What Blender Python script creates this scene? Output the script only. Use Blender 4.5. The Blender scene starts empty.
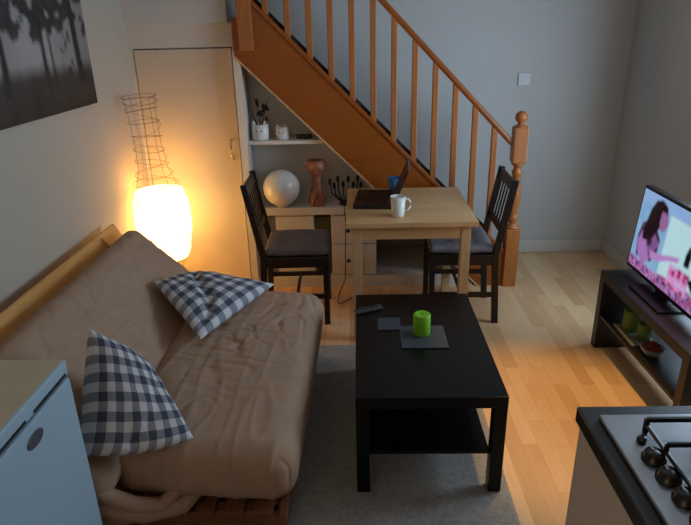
import bpy, bmesh, math, random
from mathutils import Vector, Matrix, noise
random.seed(7)
PI = math.pi
SC = bpy.context.scene
COL = SC.collection

# ------------------------------------------------------------------ materials
def lin(c):
    return tuple((v/255/12.92 if v/255 <= .04045 else ((v/255+.055)/1.055)**2.4) for v in c) + (1,)
MATS = {}
def new_mat(name):
    m = bpy.data.materials.new(name); m.use_nodes = True
    nt = m.node_tree; b = nt.nodes['Principled BSDF']
    return m, nt, b
def N(nt, t, **k):
    n = nt.nodes.new(t)
    for a, v in k.items(): setattr(n, a, v)
    return n
def plain(name, rgb, rough=.5, metal=0, var=.06, vscale=6, bump=0, bscale=120, stretch=(1,1,1), spec=.5, emis=None, estr=0, trans=0):
    m, nt, b = new_mat(name); L = nt.links.new
    tc = N(nt, 'ShaderNodeTexCoord'); mp = N(nt, 'ShaderNodeMapping'); mp.inputs['Scale'].default_value = stretch
    L(tc.outputs['Object'], mp.inputs['Vector'])
    nz = N(nt, 'ShaderNodeTexNoise'); nz.inputs['Scale'].default_value = vscale; nz.inputs['Detail'].default_value = 4
    L(mp.outputs['Vector'], nz.inputs['Vector'])
    c = lin(rgb)
    rp = N(nt, 'ShaderNodeValToRGB')
    rp.color_ramp.elements[0].position = .3; rp.color_ramp.elements[1].position = .7
    rp.color_ramp.elements[0].color = tuple(v*(1-var) for v in c[:3])+(1,)
    rp.color_ramp.elements[1].color = tuple(min(1, v*(1+var)) for v in c[:3])+(1,)
    L(nz.outputs['Fac'], rp.inputs['Fac']); L(rp.outputs['Color'], b.inputs['Base Color'])
    b.inputs['Roughness'].default_value = rough; b.inputs['Metallic'].default_value = metal
    b.inputs['Specular IOR Level'].default_value = spec
    if trans: b.inputs['Transmission Weight'].default_value = trans
    if bump:
        n2 = N(nt, 'ShaderNodeTexNoise'); n2.inputs['Scale'].default_value = bscale; n2.inputs['Detail'].default_value = 3
        L(mp.outputs['Vector'], n2.inputs['Vector'])
        bp = N(nt, 'ShaderNodeBump'); bp.inputs['Strength'].default_value = bump; bp.inputs['Distance'].default_value = .005
        L(n2.outputs['Fac'], bp.inputs['Height']); L(bp.outputs['Normal'], b.inputs['Normal'])
    if emis:
        b.inputs['Emission Color'].default_value = lin(emis); b.inputs['Emission Strength'].default_value = estr
    MATS[name] = m
    return m
def wood(name, a, bcol, rough=.4, axis=0, scale=9, spec=.5):
    st = [12, 12, 12]; st[axis] = 1
    m, nt, b = new_mat(name); L = nt.links.new
    tc = N(nt, 'ShaderNodeTexCoord'); mp = N(nt, 'ShaderNodeMapping'); mp.inputs['Scale'].default_value = st
    L(tc.outputs['Object'], mp.inputs['Vector'])
    nz = N(nt, 'ShaderNodeTexNoise'); nz.inputs['Scale'].default_value = scale*.35; nz.inputs['Detail'].default_value = 6; nz.inputs['Distortion'].default_value = .6
    L(mp.outputs['Vector'], nz.inputs['Vector'])
    rp = N(nt, 'ShaderNodeValToRGB'); rp.color_ramp.elements[0].position = .32; rp.color_ramp.elements[1].position = .68
    rp.color_ramp.elements[0].color = lin(a); rp.color_ramp.elements[1].color = lin(bcol)
    L(nz.outputs['Fac'], rp.inputs['Fac']); L(rp.outputs['Color'], b.inputs['Base Color'])
    b.inputs['Roughness'].default_value = rough; b.inputs['Specular IOR Level'].default_value = spec
    bp = N(nt, 'ShaderNodeBump'); bp.inputs['Strength'].default_value = .08; bp.inputs['Distance'].default_value = .003
    L(nz.outputs['Fac'], bp.inputs['Height']); L(bp.outputs['Normal'], b.inputs['Normal'])
    MATS[name] = m
    return m
def boards(name, c1, c2, mortar, width, row, rough, swap, spec=.5, offset=.37, ms=.0012):
    """strips of wood laid edge to edge; swap = strips run along y"""
    m, nt, b = new_mat(name); L = nt.links.new
    tc = N(nt, 'ShaderNodeTexCoord'); sp = N(nt, 'ShaderNodeSeparateXYZ'); cb = N(nt, 'ShaderNodeCombineXYZ')
    L(tc.outputs['Object'], sp.inputs[0])
    L(sp.outputs['Y' if swap else 'X'], cb.inputs['X']); L(sp.outputs['X' if swap else 'Y'], cb.inputs['Y'])
    br = N(nt, 'ShaderNodeTexBrick'); br.offset = offset; br.offset_frequency = 2; br.squash = 1
    br.inputs['Scale'].default_value = 1; br.inputs['Brick Width'].default_value = width; br.inputs['Row Height'].default_value = row
    br.inputs['Mortar Size'].default_value = ms; br.inputs['Mortar Smooth'].default_value = .2; br.inputs['Bias'].default_value = 0
    br.inputs['Color1'].default_value = lin(c1); br.inputs['Color2'].default_value = lin(c2); br.inputs['Mortar'].default_value = lin(mortar)
    L(cb.outputs[0], br.inputs['Vector'])
    mp = N(nt, 'ShaderNodeMapping'); mp.inputs['Scale'].default_value = (4, 60, 1); L(cb.outputs[0], mp.inputs['Vector'])
    nz = N(nt, 'ShaderNodeTexNoise'); nz.inputs['Scale'].default_value = 1.4; nz.inputs['Detail'].default_value = 5
    L(mp.outputs[0], nz.inputs['Vector'])
    mr = N(nt, 'ShaderNodeMapRange'); mr.inputs['To Min'].default_value = .84; mr.inputs['To Max'].default_value = 1.12
    L(nz.outputs['Fac'], mr.inputs['Value'])
    mx = N(nt, 'ShaderNodeVectorMath', operation='SCALE'); L(br.outputs['Color'], mx.inputs[0]); L(mr.outputs[0], mx.inputs['Scale'])
    L(mx.outputs[0], b.inputs['Base Color'])
    b.inputs['Roughness'].default_value = rough; b.inputs['Specular IOR Level'].default_value = spec
    bp = N(nt, 'ShaderNodeBump'); bp.inputs['Strength'].default_value = .15; bp.inputs['Distance'].default_value = .001; bp.invert = True
    L(br.outputs['Fac'], bp.inputs['Height']); L(bp.outputs['Normal'], b.inputs['Normal'])
    MATS[name] = m
    return m
def gingham(name, light, midc, dark, n):
    m, nt, b = new_mat(name); L = nt.links.new
    uv = N(nt, 'ShaderNodeUVMap'); uv.uv_map = 'UVMap'; sp = N(nt, 'ShaderNodeSeparateXYZ'); L(uv.outputs[0], sp.inputs[0])
    outs = []
    for ax in ('X', 'Y'):
        mu = N(nt, 'ShaderNodeMath', operation='MULTIPLY'); mu.inputs[1].default_value = n; L(sp.outputs[ax], mu.inputs[0])
        fr = N(nt, 'ShaderNodeMath', operation='FRACT'); L(mu.outputs[0], fr.inputs[0])
        gt = N(nt, 'ShaderNodeMath', operation='GREATER_THAN'); gt.inputs[1].default_value = .5; L(fr.outputs[0], gt.inputs[0])
        outs.append(gt.outputs[0])
    ad = N(nt, 'ShaderNodeMath', operation='ADD'); L(outs[0], ad.inputs[0])
    sc = N(nt, 'ShaderNodeMath', operation='MULTIPLY'); sc.inputs[1].default_value = 1; L(outs[1], sc.inputs[0]); L(sc.outputs[0], ad.inputs[1])
    hf = N(nt, 'ShaderNodeMath', operation='MULTIPLY'); hf.inputs[1].default_value = .5; L(ad.outputs[0], hf.inputs[0])
    rp = N(nt, 'ShaderNodeValToRGB'); rp.color_ramp.interpolation = 'CONSTANT'
    e = rp.color_ramp.elements; e[0].position = 0; e[0].color = lin(light); e[1].position = .75; e[1].color = lin(dark)
    x = e.new(.25); x.color = lin(midc)
    L(hf.outputs[0], rp.inputs['Fac']); L(rp.outputs['Color'], b.inputs['Base Color'])
    b.inputs['Roughness'].default_value = .9; b.inputs['Specular IOR Level'].default_value = .2
    nz = N(nt, 'ShaderNodeTexNoise'); nz.inputs['Scale'].default_value = 300
    bp = N(nt, 'ShaderNodeBump'); bp.inputs['Strength'].default_value = .2; bp.inputs['Distance'].default_value = .002
    L(nz.outputs['Fac'], bp.inputs['Height']); L(bp.outputs['Normal'], b.inputs['Normal'])
    MATS[name] = m
def painted(name, rough, emit=0):
    """picture content stored as a colour attribute on a flat mesh"""
    m, nt, b = new_mat(name); L = nt.links.new
    at = N(nt, 'ShaderNodeVertexColor'); at.layer_name = 'Col'
    if emit:
        b.inputs['Base Color'].default_value = (0.01, .01, .01, 1)
        L(at.outputs['Color'], b.inputs['Emission Color']); b.inputs['Emission Strength'].default_value = emit
    else: L(at.outputs['Color'], b.inputs['Base Color'])
    b.inputs['Roughness'].default_value = rough
    MATS[name] = m

plain('wall_paint', (196, 196, 194), .85, var=.02, vscale=3, bump=.05, bscale=200)
plain('wall_paint_dimmed', (176, 170, 156), .85, var=.02, vscale=3, bump=.05, bscale=200)  # wall paint darkened and warmed to offset too much window light
plain('ceiling_paint', (205, 203, 198), .9, var=.02)
plain('white_gloss', (208, 205, 198), .45, var=.02)
plain('door_paint', (194, 186, 172), .5, var=.02)
boards('floor_laminate', (232, 194, 150), (208, 164, 118), (190, 148, 104), .46, .07, .24, True, ms=.0007)
wood('stair_pine', (176, 108, 56), (160, 94, 44), .38, axis=2)
wood('stair_pine_x', (150, 78, 14), (140, 70, 10), .38, axis=0)
plain('stair_carpet', (44, 30, 26), .95, bump=.5, bscale=300)
boards('table_oak', (216, 174, 124), (204, 160, 110), (150, 116, 78), 2.2, .09, .42, False, ms=.0008)
wood('table_oak_z', (206, 170, 126), (186, 150, 108), .5, axis=2)
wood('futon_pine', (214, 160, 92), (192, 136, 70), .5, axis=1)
wood('futon_pine_shaded', (132, 86, 50), (112, 68, 38), .6, axis=1)  # futon pine darkened, shade under the mattress put into the colour
plain('black_brown', (13, 10, 9), .4, var=.2, vscale=20, stretch=(3, 1, 1))
plain('black_laminate', (4, 4, 4), .32, spec=.28, var=.1)
plain('bench_laminate', (30, 28, 29), .38, var=.1)
plain('futon_cover', (168, 140, 118), .92, var=.05, vscale=14, bump=.25, bscale=240, spec=.2)
plain('cushion_grey', (112, 108, 114), .92, var=.12, vscale=30, bump=.3, bscale=240, spec=.2)
gingham('gingham_cloth', (206, 206, 208), (134, 138, 148), (72, 76, 92), 6.5)
plain('rug_wool', (156, 152, 146), .98, var=.16, vscale=60, bump=1, bscale=380, spec=.1)
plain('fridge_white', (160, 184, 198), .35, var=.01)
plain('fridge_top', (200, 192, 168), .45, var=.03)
plain('dark_gap', (16, 16, 17), .6)
plain('badge_grey', (92, 96, 104), .3, metal=.4)
plain('cabinet_cream', (200, 188, 176), .5, var=.02)
plain('worktop_dark', (36, 34, 36), .38, var=.35, vscale=180)
plain('hob_steel', (176, 180, 186), .3, metal=.95, var=.04, vscale=90, stretch=(1, 8, 1))
plain('enamel_black', (10, 10, 11), .3, var=.1)
plain('chrome', (200, 196, 190), .15, metal=1)
plain('ceramic_white', (222, 222, 216), .25, var=.02)
plain('opal_glass', (226, 224, 218), .2, var=.01)
plain('blue_glaze', (34, 96, 150), .25, var=.2, vscale=18)
plain('candle_green', (112, 180, 30), .5, var=.04)
plain('candle_green_dim', (96, 124, 44), .6, var=.06)  # candle green with the dimness of the bench shelf put into the colour
plain('olive_box', (92, 98, 56), .6, var=.1)
plain('slate_mat', (58, 62, 70), .6, var=.1)
plain('remote_grey', (66, 64, 66), .4)
plain('carved_wood', (156, 98, 72), .5, var=.35, vscale=40)
plain('twig_dark', (30, 22, 22), .7)
plain('plastic_white', (204, 206, 208), .4, var=.01)
plain('tv_black', (8, 8, 10), .35)
plain('laptop_dark', (16, 8, 8), .4, var=.2)
plain('laptop_keys', (8, 5, 5), .5)
plain('lid_brown', (60, 34, 30), .35)
plain('wire_metal', (140, 116, 88), .4, metal=.5)
plain('cable_black', (20, 18, 17), .5)
plain('potpourri', (120, 40, 28), .8, var=.5, vscale=60)
plain('pot_glass', (128, 124, 114), .15, var=.02)
plain('shade_paper', (250, 236, 200), .8, emis=(255, 190, 104), estr=7)
plain('bulb_glow', (255, 240, 210), .5, emis=(255, 226, 170), estr=14)
plain('picture_edge', (36, 34, 32), .7)
painted('picture_print', .6)
painted('tv_picture', .15, emit=.8)

# ------------------------------------------------------------------ mesh helpers
def obj(name, bm, mat, parent=None, smooth=False, bevel=0, seg=2):
    bmesh.ops.recalc_face_normals(bm, faces=bm.faces)
    me = bpy.data.meshes.new(name); bm.to_mesh(me); bm.free()
    o = bpy.data.objects.new(name, me); COL.objects.link(o)
    me.materials.append(MATS[mat])
    if smooth:
        for p in me.polygons: p.use_smooth = True
    if bevel:
        md = o.modifiers.new('bevel', 'BEVEL'); md.width = bevel; md.segments = seg; md.limit_method = 'ANGLE'; md.angle_limit = .6
    if parent: o.parent = parent
    return o
def BM(): return bmesh.new()
def box(bm, x0, x1, y0, y1, z0, z1):
    vs = [bm.verts.new((x, y, z)) for x in (x0, x1) for y in (y0, y1) for z in (z0, z1)]
    for f in ((0,1,3,2),(4,6,7,5),(0,4,5,1),(2,3,7,6),(0,2,6,4),(1,5,7,3)): bm.faces.new([vs[i] for i in f])
    return vs
def b1(*a):
    bm = BM(); box(bm, *a); return bm
def bar(bm, p0, p1, w, h, up=(0,0,1)):
    """rectangular bar from p0 to p1, w sideways, h along up"""
    p0, p1 = Vector(p0), Vector(p1); d = (p1-p0).normalized(); s = d.cross(Vector(up)).normalized(); u = s.cross(d)
    vs = []
    for p in (p0, p1):
        for a, c in ((-1,-1),(1,-1),(1,1),(-1,1)): vs.append(bm.verts.new(p+s*a*w/2+u*c*h/2))
    for f in ((0,1,2,3),(7,6,5,4),(0,4,5,1),(1,5,6,2),(2,6,7,3),(3,7,4,0)): bm.faces.new([vs[i] for i in f])
def prism(bm, poly, a0, a1, axis=1):
    """polygon in the plane across `axis`, thickness a0..a1"""
    def P(u, v, a): return {0: (a, u, v), 1: (u, a, v), 2: (u, v, a)}[axis]
    A = [bm.verts.new(P(u, v, a0)) for u, v in poly]; B = [bm.verts.new(P(u, v, a1)) for u, v in poly]
    n = len(poly); bm.faces.new(A); bm.faces.new(B[::-1])
    for i in range(n): bm.faces.new((A[i], A[(i+1)%n], B[(i+1)%n], B[i]))
def lathe(bm, prof, c=(0,0,0), seg=32, sx=1, sy=1, lean=(0,0)):
    rings = []
    for r, z in prof:
        if r < 1e-6: rings.append([bm.verts.new((c[0]+lean[0]*z, c[1]+lean[1]*z, c[2]+z))])
        else: rings.append([bm.verts.new((c[0]+lean[0]*z+sx*r*math.cos(2*PI*k/seg), c[1]+lean[1]*z+sy*r*math.sin(2*PI*k/seg), c[2]+z)) for k in range(seg)])
    for a, b in zip(rings, rings[1:]):
        for k in range(seg):
            q = [a[k % len(a)], a[(k+1) % len(a)], b[(k+1) % len(b)], b[k % len(b)]]
            q = [v for i, v in enumerate(q) if v not in q[:i]]
            if len(q) > 2: bm.faces.new(q)
def tube(bm, pts, r, seg=8, closed=False):
    pts = [Vector(p) for p in pts]; n = len(pts); rings = []; up = Vector((0,0,1))
    for i, p in enumerate(pts):
        a = pts[(i-1) % n] if closed or i > 0 else p; b = pts[(i+1) % n] if closed or i < n-1 else p
        d = (b-a).normalized(); s = d.cross(up)
        if s.length < .05: s = d.cross(Vector((1,0,0)))
        s.normalize(); u = s.cross(d); rr = r[i] if isinstance(r, (list, tuple)) else r
        rings.append([bm.verts.new(p+(s*math.cos(2*PI*k/seg)+u*math.sin(2*PI*k/seg))*rr) for k in range(seg)])
    rng = range(n if closed else n-1)
    for i in rng:
        A, B = rings[i], rings[(i+1) % n]
        for k in range(seg): bm.faces.new((A[k], A[(k+1)%seg], B[(k+1)%seg], B[k]))
    if not closed: bm.faces.new(rings[0]); bm.faces.new(rings[-1][::-1])
def softbox(sx, sy, sz, r, n=(30, 50, 8), fn=None):
    """rounded slab centred on the origin, finely divided; fn(p) adds an offset along the outward direction"""
    bm = BM(); h = Vector((sx/2, sy/2, sz/2)); cache = {}
    def V(p):
        k = tuple(round(c, 5) for c in p)
        if k in cache: return cache[k]
        q = Vector([max(-h[i]+r, min(h[i]-r, p[i])) for i in range(3)])
        d = (Vector(p)-q)
        if d.length > 1e-9: d = d.normalized()
        # fan out faces evenly near the rim
        out = q+d*r
        if fn: out = out+d*fn(out)
        v = bm.verts.new(out); cache[k] = v; return v
    def lins(i):
        m = n[i]; a = []
        for k in range(m+1):
            t = k/m; t = t-.12*math.sin(4*PI*t)/(2*PI)*0
            a.append(-h[i]+2*h[i]*t)
        extra = [-h[i]+r*s for s in (.12,.3,.55,.8)] + [h[i]-r*s for s in (.12,.3,.55,.8)]
        a = sorted(set(round(x, 6) for x in a+extra)); return a
    G = [lins(i) for i in range(3)]
    for ax in range(3):
        u, v = [i for i in range(3) if i != ax]
        for s in (-1, 1):
            for a0, a1 in zip(G[u], G[u][1:]):
                for c0, c1 in zip(G[v], G[v][1:]):
                    q = []
                    for (a, c) in ((a0, c0), (a1, c0), (a1, c1), (a0, c1)):
                        p = [0,0,0]; p[ax] = s*h[ax]; p[u] = a; p[v] = c; q.append(V(p))
                    q2 = [w for i, w in enumerate(q) if w not in q[:i]]
                    if len(q2) > 2:
                        try: bm.faces.new(q2)
                        except ValueError: pass
    return bm
def xf(bm, M): bmesh.ops.transform(bm, matrix=M, verts=bm.verts); return bm
def thing(name, label, cat, loc=(0,0,0), rz=0, group=None):
    o = bpy.data.objects.new(name, None); COL.objects.link(o); o.location = loc; o.rotation_euler.z = rz
    o.empty_display_size = .1
    return tag(o, label, cat, group)
def tag(o, label, cat, group=None, kind=None):
    o['label'] = label; o['category'] = cat
    if group: o['group'] = group
    if kind: o['kind'] = kind
    return o
def struct(name, bm, mat, **k):
    o = obj(name, bm, mat, **k); o['kind'] = 'structure'; return o

# ------------------------------------------------------------------ the room
XL, XR, YB, YF, ZC = -1.44, 1.954, 4.51, -1.6, 2.55
ys = 3.85                                         # plane of the stair string
struct('floor', b1(XL-.1, XR+.1, YF-.1, YB+.1, -.1, 0), 'floor_laminate')
struct('wall_left', b1(XL-.1, XL, YF-.1, YB+.1, 0, 3.9), 'wall_paint_dimmed')
struct('wall_back', b1(XL, XR+.1, YB, YB+.1, 0, 3.9), 'wall_paint')
struct('wall_front', b1(XL, XR, YF-.1, YF, 0, ZC), 'wall_paint')
WY0, WY1, WZ0, WZ1 = 2.0, 3.30, .66, 1.85        # window in the right wall, beyond the worktop
bm = BM()
box(bm, XR, XR+.1, YF, WY0, 0, 3.9); box(bm, XR, XR+.1, WY1, YB, 0, 3.9)
box(bm, XR, XR+.1, WY0, WY1, 0, WZ0); box(bm, XR, XR+.1, WY0, WY1, WZ1, 3.9)
struct('wall_right', bm, 'wall_paint')
bm = BM()
for a in ((WY0, WY0+.06, WZ0, WZ1), (WY1-.06, WY1, WZ0, WZ1), (WY0, WY1, WZ0, WZ0+.06), (WY0, WY1, WZ1-.06, WZ1), (2.61, 2.67, WZ0, WZ1)):
    box(bm, XR+.02, XR+.07, *a)
struct('window_1', bm, 'white_gloss')
struct('ceiling', b1(XL, XR, YF, ys-.02, ZC, ZC+.1), 'ceiling_paint')
struct('ceiling_upper', b1(XL, XR, ys-.12, YB, 3.8, 3.9), 'ceiling_paint')
struct('wall_stairwell', b1(XL, XR, ys-.12, ys-.02, ZC+.1, 3.8), 'wall_paint')
def skirt(name, x0, x1, y0, y1):
    bm = BM(); box(bm, x0, x1, y0, y1, 0, .1)
    struct(name, bm, 'white_gloss', bevel=.006)
skirt('baseboard_back', 1.10, XR-.002, YB-.018, YB)
skirt('baseboard_right', XR-.018, XR, 1.2, YB-.018)
skirt('baseboard_left', XL, XL+.018, YF, 3.9)
# built-in cupboard in the corner: its box is the room, its top the landing
bm = BM()
CY = 3.93
box(bm, XL, -1.418, CY, CY+.05, 0, 1.628); box(bm, -.79, -.775, CY, CY+.05, 0, 1.628)
box(bm, XL, -.775, CY, YB, 1.628, 1.768)
box(bm, XL, -.80, CY-.03, YB, 1.768, 3.8)
struct('wall_cupboard', bm, 'wall_paint')
d = struct('door_1', b1(-1.413, -.795, CY-.004, CY+.03, .012, 1.622), 'door_paint', bevel=.003)
bm = BM()
hx, hy = -.846, CY-.004
tube(bm, [(hx, hy, 1.045), (hx, hy-.022, 1.04), (hx, hy-.03, 1.0), (hx, hy-.03, .965), (hx, hy-.022, .925), (hx, hy, .92)], .006, 10)
lathe(bm, [(0, -.003), (.012, -.003), (.012, .003), (0, .003)], (hx, hy-.004, 1.045)); lathe(bm, [(0, -.003), (.012, -.003), (.012, .003), (0, .003)], (hx, hy-.004, .92))
h = obj('door_handle', bm, 'chrome', d, smooth=True)
h['label'] = 'curved chrome pull handle'
# post and side cheek of the alcove under the stairs
bm = BM(); box(bm, -.775, -.728, ys, CY+.03, 0, 1.60); box(bm, -.775, -.745, CY+.03, YB, 0, 1.62); prism(bm, [(-.744,.08),(.118,.08),(.118,.695),(-.744,1.545)], 4.12, 4.14, 1)
struct('wall_alcove', bm, 'white_gloss')
# low white plinth under the stairs
bm = BM(); prism(bm, [(-.728, 0), (.80, 0), (.72, .08), (-.728, .08)], ys+.012, YB, 1)
struct('trim_1', bm, 'white_gloss')

# ------------------------------------------------------------------ staircase
st = thing('staircase', 'varnished pine staircase with a square-stick banister climbing the back wall', 'staircase', (1.0, ys, 0))
def SP(n, bm, mat, **k):
    xf(bm, Matrix.Translation((-1.0, -ys, 0))); return obj(n, bm, mat, st, **k)
sl = -.975
def zt(x): return 1.379-(x+.15)*.995        # upper edge of the string
def zb(x): return 1.036-(x+.216)*.985       # lower edge
bm = BM()
x0 = -.765
prism(bm, [(x0, zb(x0)), (x0, 1.79), (-.725, 1.80), (-.725, zt(-.725)), (1.0, zt(1.0)), (1.0, 0), (.835, 0)], ys-.002, ys+.036, 1)
SP('string', bm, 'stair_pine_x', bevel=.003)
bm = BM(); prism(bm, [(x0, zb(x0)-.012), (x0, zb(x0)+.004), (.835, .004), (.823, 0)], ys-.006, ys+.02, 1)
SP('string_bead', bm, 'table_oak_z')
bm = BM()
prism(bm, [(-.725, zt(-.725)), (-.725, zt(-.725)+.035), (1.0, zt(1.0)+.035), (1.0, zt(1.0))], ys-.012, ys+.05, 1)
SP('base_rail', bm, 'stair_pine_x', bevel=.004)
bm = BM()
prism(bm, [(-.70, zt(-.70)+.03), (-.70, zt(-.70)+.062), (.9, zt(.9)+.062), (.9, zt(.9)+.03)], ys+.036, ys+.06, 1)
SP('inner_dark_strip', bm, 'stair_carpet')  # plain dark strip behind the balusters along the base rail
# flight: carpeted steps with a closed sloping underside
R, G = .1978, .199
bm = BM(); prof = [(.93, 0)]
x, z = .93, 0
for i in range(9):
    z += R; prof.append((x, z)); 
    if i < 8: x -= G; prof.append((x, z))
prof.append((-.76, z)); prof.append((-.76, z-.06)); prof.append((-.72, zb(-.72)+.04)); prof.append((.74, zb(.74)+.04)); prof.append((.80, 0))
prism(bm, prof, ys+.04, YB-.03, 1)
SP('flight', bm, 'stair_carpet')
bm = BM()
prism(bm, [(-.70, zt(-.70)-.05), (1.0, zt(1.0)-.05), (1.0, 0), (.85, 0), (-.70, zb(-.70)+.1)], YB-.028, YB, 1)
SP('wall_string', bm, 'white_gloss')
bm = BM(); prism(bm, [(-.725, zb(-.725)), (-.725, zb(-.725)+.02), (.80, zb(.80)+.02), (.80, zb(.80))], ys+.037, YB-.03, 1)
SP('soffit', bm, 'white_gloss')
# handrail
def zr(x): return 1.85-(x-.2)*1.0288-.03
bm = BM()
prism(bm, [(-.68, zr(-.68)-.025), (-.68, zr(-.68)+.026), (.99, zr(.99)+.026), (.99, zr(.99)-.025)], ys-.008, ys+.048, 1)
SP('handrail', bm, 'stair_pine_x', bevel=.014, seg=3)
for k in range(13):
    bx = .88-k*.1305
    bm = BM(); z0, z1 = zt(bx)+.025, zr(bx)-.01; a = .0185
    box(bm, bx-a, bx+a, ys+.002, ys+.039, z0, z1)
    SP('baluster', bm, 'stair_pine', bevel=.004)
def newel(cx, z0, z1, top):
    cy = ys+.018; w = .046
    bm = BM(); box(bm, cx-w, cx+w, cy-w, cy+w, z0, z0+.42); SP('newel_base', bm, 'stair_pine', bevel=.005)
    H = z1-z0
    bm = BM(); a = z0+.42; b = z1-.23
    L = b-a
    lathe(bm, [(.0,0),(.044,0),(.046,.008),(.040,.02),(.026,.028),(.024,.045),(.034,.06),(.036,.085),(.026,.1),(.028,.115),(.040,L*.45),(.036,L*.6),(.026,L-.09),(.034,L-.075),(.034,L-.055),(.024,L-.045),(.026,L-.025),(.042,L-.012),(.044,L),(0,L)], (cx, cy, a))
    SP('newel_turning', bm, 'stair_pine', smooth=True)
    bm = BM(); box(bm, cx-w, cx+w, cy-w, cy+w, z1-.23, z1); SP('newel_block', bm, 'stair_pine', bevel=.008)
    bm = BM()
    lathe(bm, [(0,-.002),(.044,-.002),(.044,.006),(.03,.012),(.02,.02),(.022,.026)]+[(.040*math.sin(t), .062-.040*math.cos(t)) for t in [PI*k/14 for k in range(3, 15)]], (cx, cy, z1))
    SP('newel_cap', bm, 'stair_pine', smooth=True)
newel(1.045, 0, 1.105, 1)
bm = BM(); box(bm, -.725, -.635, ys-.028, ys+.064, zt(-.68)-.3, 2.95); SP('upper_newel', bm, 'stair_pine', bevel=.005)

# socket plate on the back wall
t = thing('wall_socket', 'small square white plate on the wall right of the banister', 'socket', (1.212, YB, 1.347))
obj('plate', b1(-.045, .045, -.012, 0, -.045, .045), 'plastic_white', t, bevel=.005)
obj('rocker', b1(-.014, .014, -.017, -.012, -.02, .02), 'plastic_white', t, bevel=.002)

# ------------------------------------------------------------------ shelves and cabinet in the alcove
o = obj('shelf_board', b1(-.727, -.232, ys+.037, 4.119, 1.018, 1.042), 'white_gloss', bevel=.002); tag(o, 'upper white shelf board tucked under the stair slope', 'shelf')
o = obj('shelf_board', b1(-.727, .117, ys+.02, 4.119, .535, .588), 'white_gloss', bevel=.003); tag(o, 'lower thick white shelf board carrying the globe lamp', 'shelf')
def cabinet(name, label, x0, x1, z0, z1, drawers, mat, knob, cat, y0=ys+.03, y1=4.118):
    t = thing(name, label, cat, ((x0+x1)/2, y0, z0)); w = (x1-x0)/2
    bm = BM(); box(bm, -w, w, .02, y1-y0, 0, z1-z0); obj('body', bm, mat, t, bevel=.003)
    zz = 0; H = z1-z0
    for hgt in drawers:
        dr = obj('drawer', b1(-w+.004, w-.004, 0, .02, zz+.004, zz+hgt-.004), mat, t, bevel=.003)
        knob(dr, 0, zz+hgt/2); zz += hgt
    return t
def round_knob(dr, x, z):
    bm = BM(); lathe(bm, [(0,0),(.007,0),(.006,.012),(.013,.016),(.014,.024),(.009,.029),(0,.03)], seg=16)
    xf(bm, Matrix.Translation((x-.04, 0, z)) @ Matrix.Rotation(PI/2, 4, 'X')); o = obj('knob', bm, 'enamel_black', dr, smooth=True); o['label'] = 'round black knob'
def label_holder(dr, x, z):
    bm = BM()
    for a in ((-.034, .034, .022, .028), (-.034, .034, -.028, -.022), (-.034, -.028, -.028, .028), (.028, .034, -.028, .028)):
        box(bm, x+a[0], x+a[1], -.005, 0, z+a[2], z+a[3])
    o = obj('label_holder', bm, 'wire_metal', dr); o['label'] = 'small metal label frame'
cabinet('drawer_box', 'white storage box with a metal label frame behind the left chair', -.585, -.315, .081, .53, [.19, .255], 'white_gloss', label_holder, 'box')
cabinet('drawer_unit', 'white drawer unit with black knobs behind the table leg', -.20, .115, .081, .53, [.235, .21], 'white_gloss', round_knob, 'drawers')
o = obj('storage_box', b1(-.312, -.204, 3.93, 4.11, .081, .50), 'olive_box', bevel=.006); tag(o, 'olive green box squeezed between the white box and drawers', 'box')

def cat_pot(label, x, y, z, r, h):
    t = thing('cat_planter', label, 'planter', (x, y, z), group='cat faced pots on the upper shelf')
    bm = BM()
    lathe(bm, [(0,0),(r*.86,0),(r*.97,.008),(r,h*.4),(r,h*.82),(r*.9,h*.82),(r*.88,.02),(0,.02)])
    for s in (-1, 1):        # two pointed ears on the rim
        c = bmesh.ops.create_cone(bm, cap_ends=True, segments=12, radius1=r*.26, radius2=r*.06, depth=h*.26)['verts']
        bmesh.ops.transform(bm, matrix=Matrix.Translation((s*r*.62, -r*.66, h*.9)) @ Matrix.Scale(.5, 4, (0,1,0)), verts=c)
    obj('pot', bm, 'ceramic_white', t, smooth=True)
    bm = BM()
    for s in (-1, 1): lathe(bm, [(0,-.004),(.0055,-.002),(.0055,.002),(0,.004)], (s*r*.3, -r*.985, h*.5), 10)
    lathe(bm, [(0,-.003),(.004,0),(0,.003)], (0, -r*1.0, h*.4), 8)
    obj('face', bm, 'enamel_black', t)
    return t
cp = cat_pot('larger of the two white cat-faced pots on the upper shelf', -.652, 3.955, 1.042, .056, .125)
cat_pot('smaller white cat-faced pot on the upper shelf', -.508, 3.955, 1.042, .043, .10)
# twig standing in the larger pot
bm = BM(); rr = random.Random(3)
for (a, l, b) in ((.02, .22, .06), (-.03, .17, -.05), (.0, .26, -.03)):
    tube(bm, [(a*.3, 0, .03), (a, .02, .03+l*.5), (b, .0, .03+l)], [.005, .004, .002], 6)
for k in range(12):
    c = Vector((rr.uniform(-.03, .06), rr.uniform(-.02, .02), rr.uniform(.12, .25)))
    v = bmesh.ops.create_icosphere(bm, subdivisions=1, radius=1)['verts']
    bmesh.ops.transform(bm, matrix=Matrix.Translation(c) @ Matrix.Rotation(rr.uniform(-1,1), 4, 'Y') @ Matrix.Diagonal((.011,.005,.02,1)), verts=v)
obj('twig', bm, 'twig_dark', cp)
bm = BM(); lathe(bm, [(0,0),(.048,0),(.047,.006),(0,.006)]); obj('soil', xf(bm, Matrix.Translation((0,0,.07))), 'twig_dark', cp)
# dark small sculpture to the right
bm = softbox(.11, .05, .026, .012, (8, 6, 4), lambda p: .003*noise.noise(p*60))
o = obj('tealight_case', xf(bm, Matrix.Translation((-.362, 3.97, 1.056))), 'enamel_black', smooth=True); tag(o, 'small flat black case lying beside the cat-faced pots', 'case')
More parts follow.
